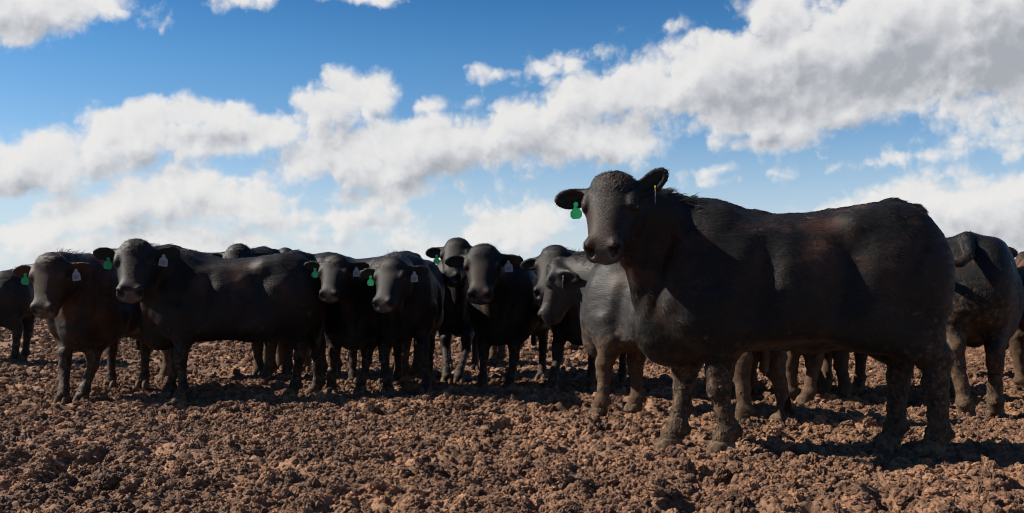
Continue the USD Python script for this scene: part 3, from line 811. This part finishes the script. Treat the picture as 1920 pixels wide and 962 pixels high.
        mane = ~ih & (nn[:, 2] > .62) & (vz[:, 0] > .52) & (vz[:, 2] > 1.1)          # tufts along the crest of the neck
        ln = np.where(cr & (rng.uniform(0, 1, hair) < .5), ln * 1.25 * tuft, ln)
        ln = np.where(mane & (noise(pt * 16, 71 + seed) > .48), ln * 2.0, ln)
        lift = np.where(ih, .09 + .28 * pw, np.where(cr, .20, .10)) + rng.uniform(-.06, .10, hair) + mane * .40 * tuft
        d1 = flow + nn * lift[:, None]; d2 = flow + nn * (lift * .3)[:, None] + np.array([0, 0, -.12])
        root_p = pt - nn * .002
        p1 = root_p + d1 * (ln * .5)[:, None]; p2 = p1 + d2 * (ln * .5)[:, None]
        pts = np.stack([root_p, p1, p2], 1).reshape(-1, 3)
        bc = UsdGeom.BasisCurves.Define(stage, rp + '/coat_hair')
        bc.CreateTypeAttr('linear')
        bc.CreateCurveVertexCountsAttr(Vt.IntArray.FromNumpy(np.full(hair, 3, np.int32)))
        bc.CreatePointsAttr(Vt.Vec3fArray.FromNumpy(pts.astype(F32)))
        bc.CreateWidthsAttr(Vt.FloatArray.FromNumpy(np.tile(np.array([1, .7, .15]) * hair_w, hair).astype(F32))); bc.SetWidthsInterpolation('vertex')
        UsdShade.MaterialBindingAPI.Apply(bc.GetPrim()).Bind(hair_mat_ or M_hair)
        tag(bc.GetPrim(), kind='stuff')
    # lumps of mud dried on legs and flanks
    if muds:
        w = ar * np.clip(mudm[tri[:, 0]] - .35, 0, 1) ** 2 * (V[tri[:, 0], 2] < .62) * (V[tri[:, 0], 2] > .06)
        pick = rng.choice(len(tri), muds, p=w / w.sum())
        base = trimesh.creation.icosphere(1, 1.0); out = []
        for c, n in zip(tp[pick].mean(1), Nm[tri[pick, 0]]):
            v = np.array(base.vertices) * (1 + .45 * rng.normal(size=(len(base.vertices), 1)).clip(-1, 1))
            r = (.002 + .0062 * rng.power(.6)) * s
            v = v * r * np.array([1, 1, 1.3]); v = v - (v @ n)[:, None] * n * .45
            out.append(trimesh.Trimesh(v + c + n * r * .1, base.faces, process=False))
        mc = part('mud_clump', trimesh.util.concatenate(out), M_hoof, False)
        tag(mc.GetPrim(), 'lumps of mud dried onto the legs', kind='stuff')
    if drool:
        out = []
        for k in range(9):
            a = np.array(M(H(.53 + rng.uniform(-.06, .02), rng.uniform(-.075, .075), -.170 + rng.uniform(-.02, .01))))
            b = a + np.array([rng.uniform(-.01, .01), rng.uniform(-.01, .01), -rng.uniform(.012, .045)])
            c = trimesh.creation.cylinder(.0020, segment=[a, b], sections=8); d = trimesh.creation.icosphere(1, .0036); d.apply_translation(b)
            out += [c, d]
        tag(part('saliva', trimesh.util.concatenate(out), M_spit, True).GetPrim(), 'strings and drops of saliva', kind='stuff')
    print(name, len(Vm), 'verts')
    return rp


# ------------------------------------------------------------------ the herd
ROW = 'cattle bunched together behind the yard'


TUCK = [(-.70, 0, 1.25), (-.81, 0, 1.09), (-.845, .01, .90), (-.82, .015, .65), (-.78, .02, .50)]


def cows():
    # the large bull in front, broadside
    build_cow('black_bull', 'large black bull standing broadside in front, green tag in its ear, nearest the viewer', (1.54, 5.60), 177, s=1.02, sz=1.02, head=at(1150, 342, 5.3), hyaw=246, hpitch=50, hs=.93,
              fl=P2W(1362, 850), fr=P2W(1264, 842), hl=P2W(1752, 858), hr=P2W(1672, 842), h=.011, hair=60000, hair_mat_=M_hair_bull, hair_len=(.018, .036), hair_w=.0022, brown=.75, mud=.62, tags=('green', 'edge'),
              ears=((34, 15), (4, -22)), seed=1, muds=1100, drool=True, tail=[(-.70, 0, 1.25), (-.80, -.04, 1.10), (-.82, -.09, .85), (-.80, -.11, .60), (-.78, -.11, .45)])
    # greyish one behind the bull, turned away, head hanging
    build_cow('grey_cow', 'dusty grey-black cow behind the bull, facing away with its head hanging low', (1.14, 7.32), 139, s=.90, sz=.99, head=at(1046, 498, 7.9), hyaw=166, hpitch=62, hs=.98,
              fl=P2W(1127, 780), fr=P2W(1193, 771), hl=P2W(1392, 799), hr=P2W(1468, 797), h=.012, hair=26000, hair_w=.0021, hair_len=(.02, .036), material=M_coat_grey, hair_mat_=M_hair_grey, brown=.4, mud=1.0, tags=(None, 'white'), ears=((-30, 60), (-10, 60)), seed=2, muds=500)
    # one seen from behind at the right
    sw = [(-.64, 0, 1.28), (-.78, -.02, 1.22), (-.88, -.03, 1.15), (-.955, .02, 1.095), (-1.0, .12, 1.08), (-1.01, .24, 1.12), (-1.0, .36, 1.185), (-.98, .48, 1.25)]
    build_cow('black_cow', 'mud-caked cow seen from the rear at the right, tail swung out sideways', (3.73, 8.10), 63, s=1.0, sz=1.03, hl=P2W(1812, 778), hr=P2W(1866, 774), h=.014, hair=9000, hyaw=63, hpitch=40, head=None,
              brown=.7, mud=.75, tags=(None, None), seed=3, tail=sw, muds=500)
    row = 'black_cow'
    # left group
    build_cow(row, 'long black cow standing broadside at left with its head turned to face the viewer', (-2.48, 8.85), 186, s=.96, sz=1.03, head=at(256, 462, 8.28), hyaw=277, hpitch=48, hs=1.0,
              fl=P2W(342, 752), fr=P2W(316, 742), hl=P2W(549, 742), hr=P2W(592, 738), tail=TUCK, h=.016, hair=9000, brown=.95, mud=.45, leg=.84, seed=4, ears=((8, 10), (10, -12)), muds=60)
    build_cow(row, 'second cow from the left edge, long face lowered, brown tint on its poll', (-3.86, 9.45), 272, s=.98, sz=1.0, head=at(95, 488, 8.45), hyaw=262, hpitch=62, hs=1.02,
              fl=P2W(155, 747), fr=P2W(120, 747), h=.016, hair=8000, material=M_coat_brown, hair_mat_=M_hair_brown, brown=.5, mud=.45, leg=.84, seed=5, headbrown=.5, ears=((-4, 10), (-2, -12)), muds=60)
    build_cow(row, 'cow cut off by the left edge of the picture, only its hind end showing', (-7.75, 14.4), 183, s=1.0, sz=1.0, h=.022, tail=TUCK, mud=.35, hair=2500, hair_w=.004, tags=(None, None), seed=6)
    build_cow(row, 'cow in profile showing only its back above the broadside cow at left', (-3.40, 11.2), 200, s=1.03, sz=1.08, head=at(330, 520, 11.0), hyaw=200, hpitch=55, h=.02, hair=2500, hair_w=.005, brown=.4, mud=.8, tags=(None, None), seed=7)
    build_cow(row, 'cow whose rounded forehead and ear peep over the back of the broadside cow', (-2.75, 11.9), 270, s=1.0, sz=1.04, head=at(448, 468, 10.8), hyaw=272, hpitch=50, h=.017, hair=5000, hair_w=.004, mud=.8, seed=8, ears=((-4, 10), (-2, -12)), tags=(None, None), tuft=1.4)
    build_cow(row, 'cow mostly hidden, a strip of its dark back showing left of the small-faced cow', (-1.75, 11.6), 160, s=1.0, sz=1.08, h=.024, mud=.8, tags=(None, None), seed=9)
    # middle group
    build_cow(row, 'small-faced cow, third face from the left, its head level with the broadside rump', (-1.47, 9.75), 272, s=.94, sz=.95, head=at(630, 488, 8.6), hyaw=258, hpitch=50, hs=.84,
              fl=P2W(676, 738), fr=P2W(622, 738), h=.0165, hair=7000, brown=.3, mud=.4, leg=.82, seed=10, ears=((-2, 15), (12, -12)), muds=50)
    build_cow(row, 'humped cow with a lowered head, its white tag hanging in front of its shoulder', (-1.05, 9.8), 268, s=.97, sz=1.01, head=at(737, 494, 8.2), hyaw=250, hpitch=48, hs=.88,
              fl=P2W(800, 741), fr=P2W(728, 742), h=.0165, hair=7000, brown=.6, mud=.4, leg=.82, seed=11, ears=((-1, 12), (-2, -12)), muds=50)
    build_cow(row, 'cow holding its head highest of the group, looking over the others', (-.62, 12.0), 272, s=1.02, sz=1.05, head=at(858, 457, 10.7), hyaw=256, hpitch=40, hs=1.02,
              fl=P2W(860, 716), fr=P2W(838, 716), h=.015, hair=5000, mud=.4, leg=.82, seed=12, ears=((-3, 10), (0, -12)), tags=('green', None))
    build_cow(row, 'middle cow looking straight at the viewer, pale tag beside its right-hand cheek', (.02, 10.35), 256, s=.98, sz=1.0, head=at(907, 470, 9.2), hyaw=261, hpitch=52, hs=1.06,
              fl=P2W(955, 730), fr=P2W(905, 732), h=.016, hair=8000, brown=.7, mud=.4, leg=.82, seed=13, headbrown=.7, ears=((-7, 5), (-2, -12)), tags=(None, 'white'), muds=50)
    build_cow(row, 'cow with its face turned aside, half hidden behind the dusty grey cow', (.82, 10.0), 252, s=.98, sz=1.0, head=at(1041, 472, 8.9), hyaw=242, hpitch=46, hs=1.0,
              fl=P2W(1105, 733), fr=P2W(1036, 737), h=.0165, hair=6000, brown=.4, mud=.4, leg=.82, seed=14, ears=((10, 5), (-10, -12)), tags=(None, None), muds=50)
    build_cow(row, 'reddish-brown cow far back, a patch of its side showing beside the highest head', (-.80, 14.0), 200, s=1.0, sz=1.03, h=.024, material=M_coat_brown, brown=1.0, mud=.8, tags=(None, None), seed=15)
    build_cow(row, 'distant cow whose lower legs show in the gap left of the dusty grey cow', (.55, 18.5), 170, s=1.0, sz=1.0, h=.025, mud=.9, tags=(None, None), seed=16)
    # right side
    build_cow(row, 'cow under the bull, only two muddy front legs showing between belly and ground', (2.98, 9.4), 238, s=.95, sz=.92, head=at(1480, 560, 8.3), hyaw=200, hpitch=60, fl=P2W(1584, 752), fr=P2W(1546, 747), h=.017, mud=1.0, tags=(None, None), seed=17, muds=80)
    build_cow(row, 'cow under the bull showing one bent muddy hind leg left of two straight legs', (2.26, 9.0), 110, s=.95, sz=.92, head=at(1390, 560, 9.9), hyaw=120, hpitch=60, hl=P2W(1482, 752), hr=P2W(1512, 757), h=.018, mud=1.0, tags=(None, None), seed=18)
    build_cow(row, 'brown-backed cow in the distance between the rear-view cow and the right edge', (5.35, 11.4), 20, s=1.0, sz=1.0, h=.02, material=M_coat_brown, brown=1.0, mud=.8, tags=(None, None), seed=19)
    build_cow(row, 'cow cut off by the right edge of the picture, its rounded muddy rump showing', (5.36, 9.1), 3, s=1.0, sz=.97, h=.017, hair=2500, hair_w=.004, material=M_coat_brown, brown=.8, mud=1.0, tags=(None, None), seed=20)


cows()
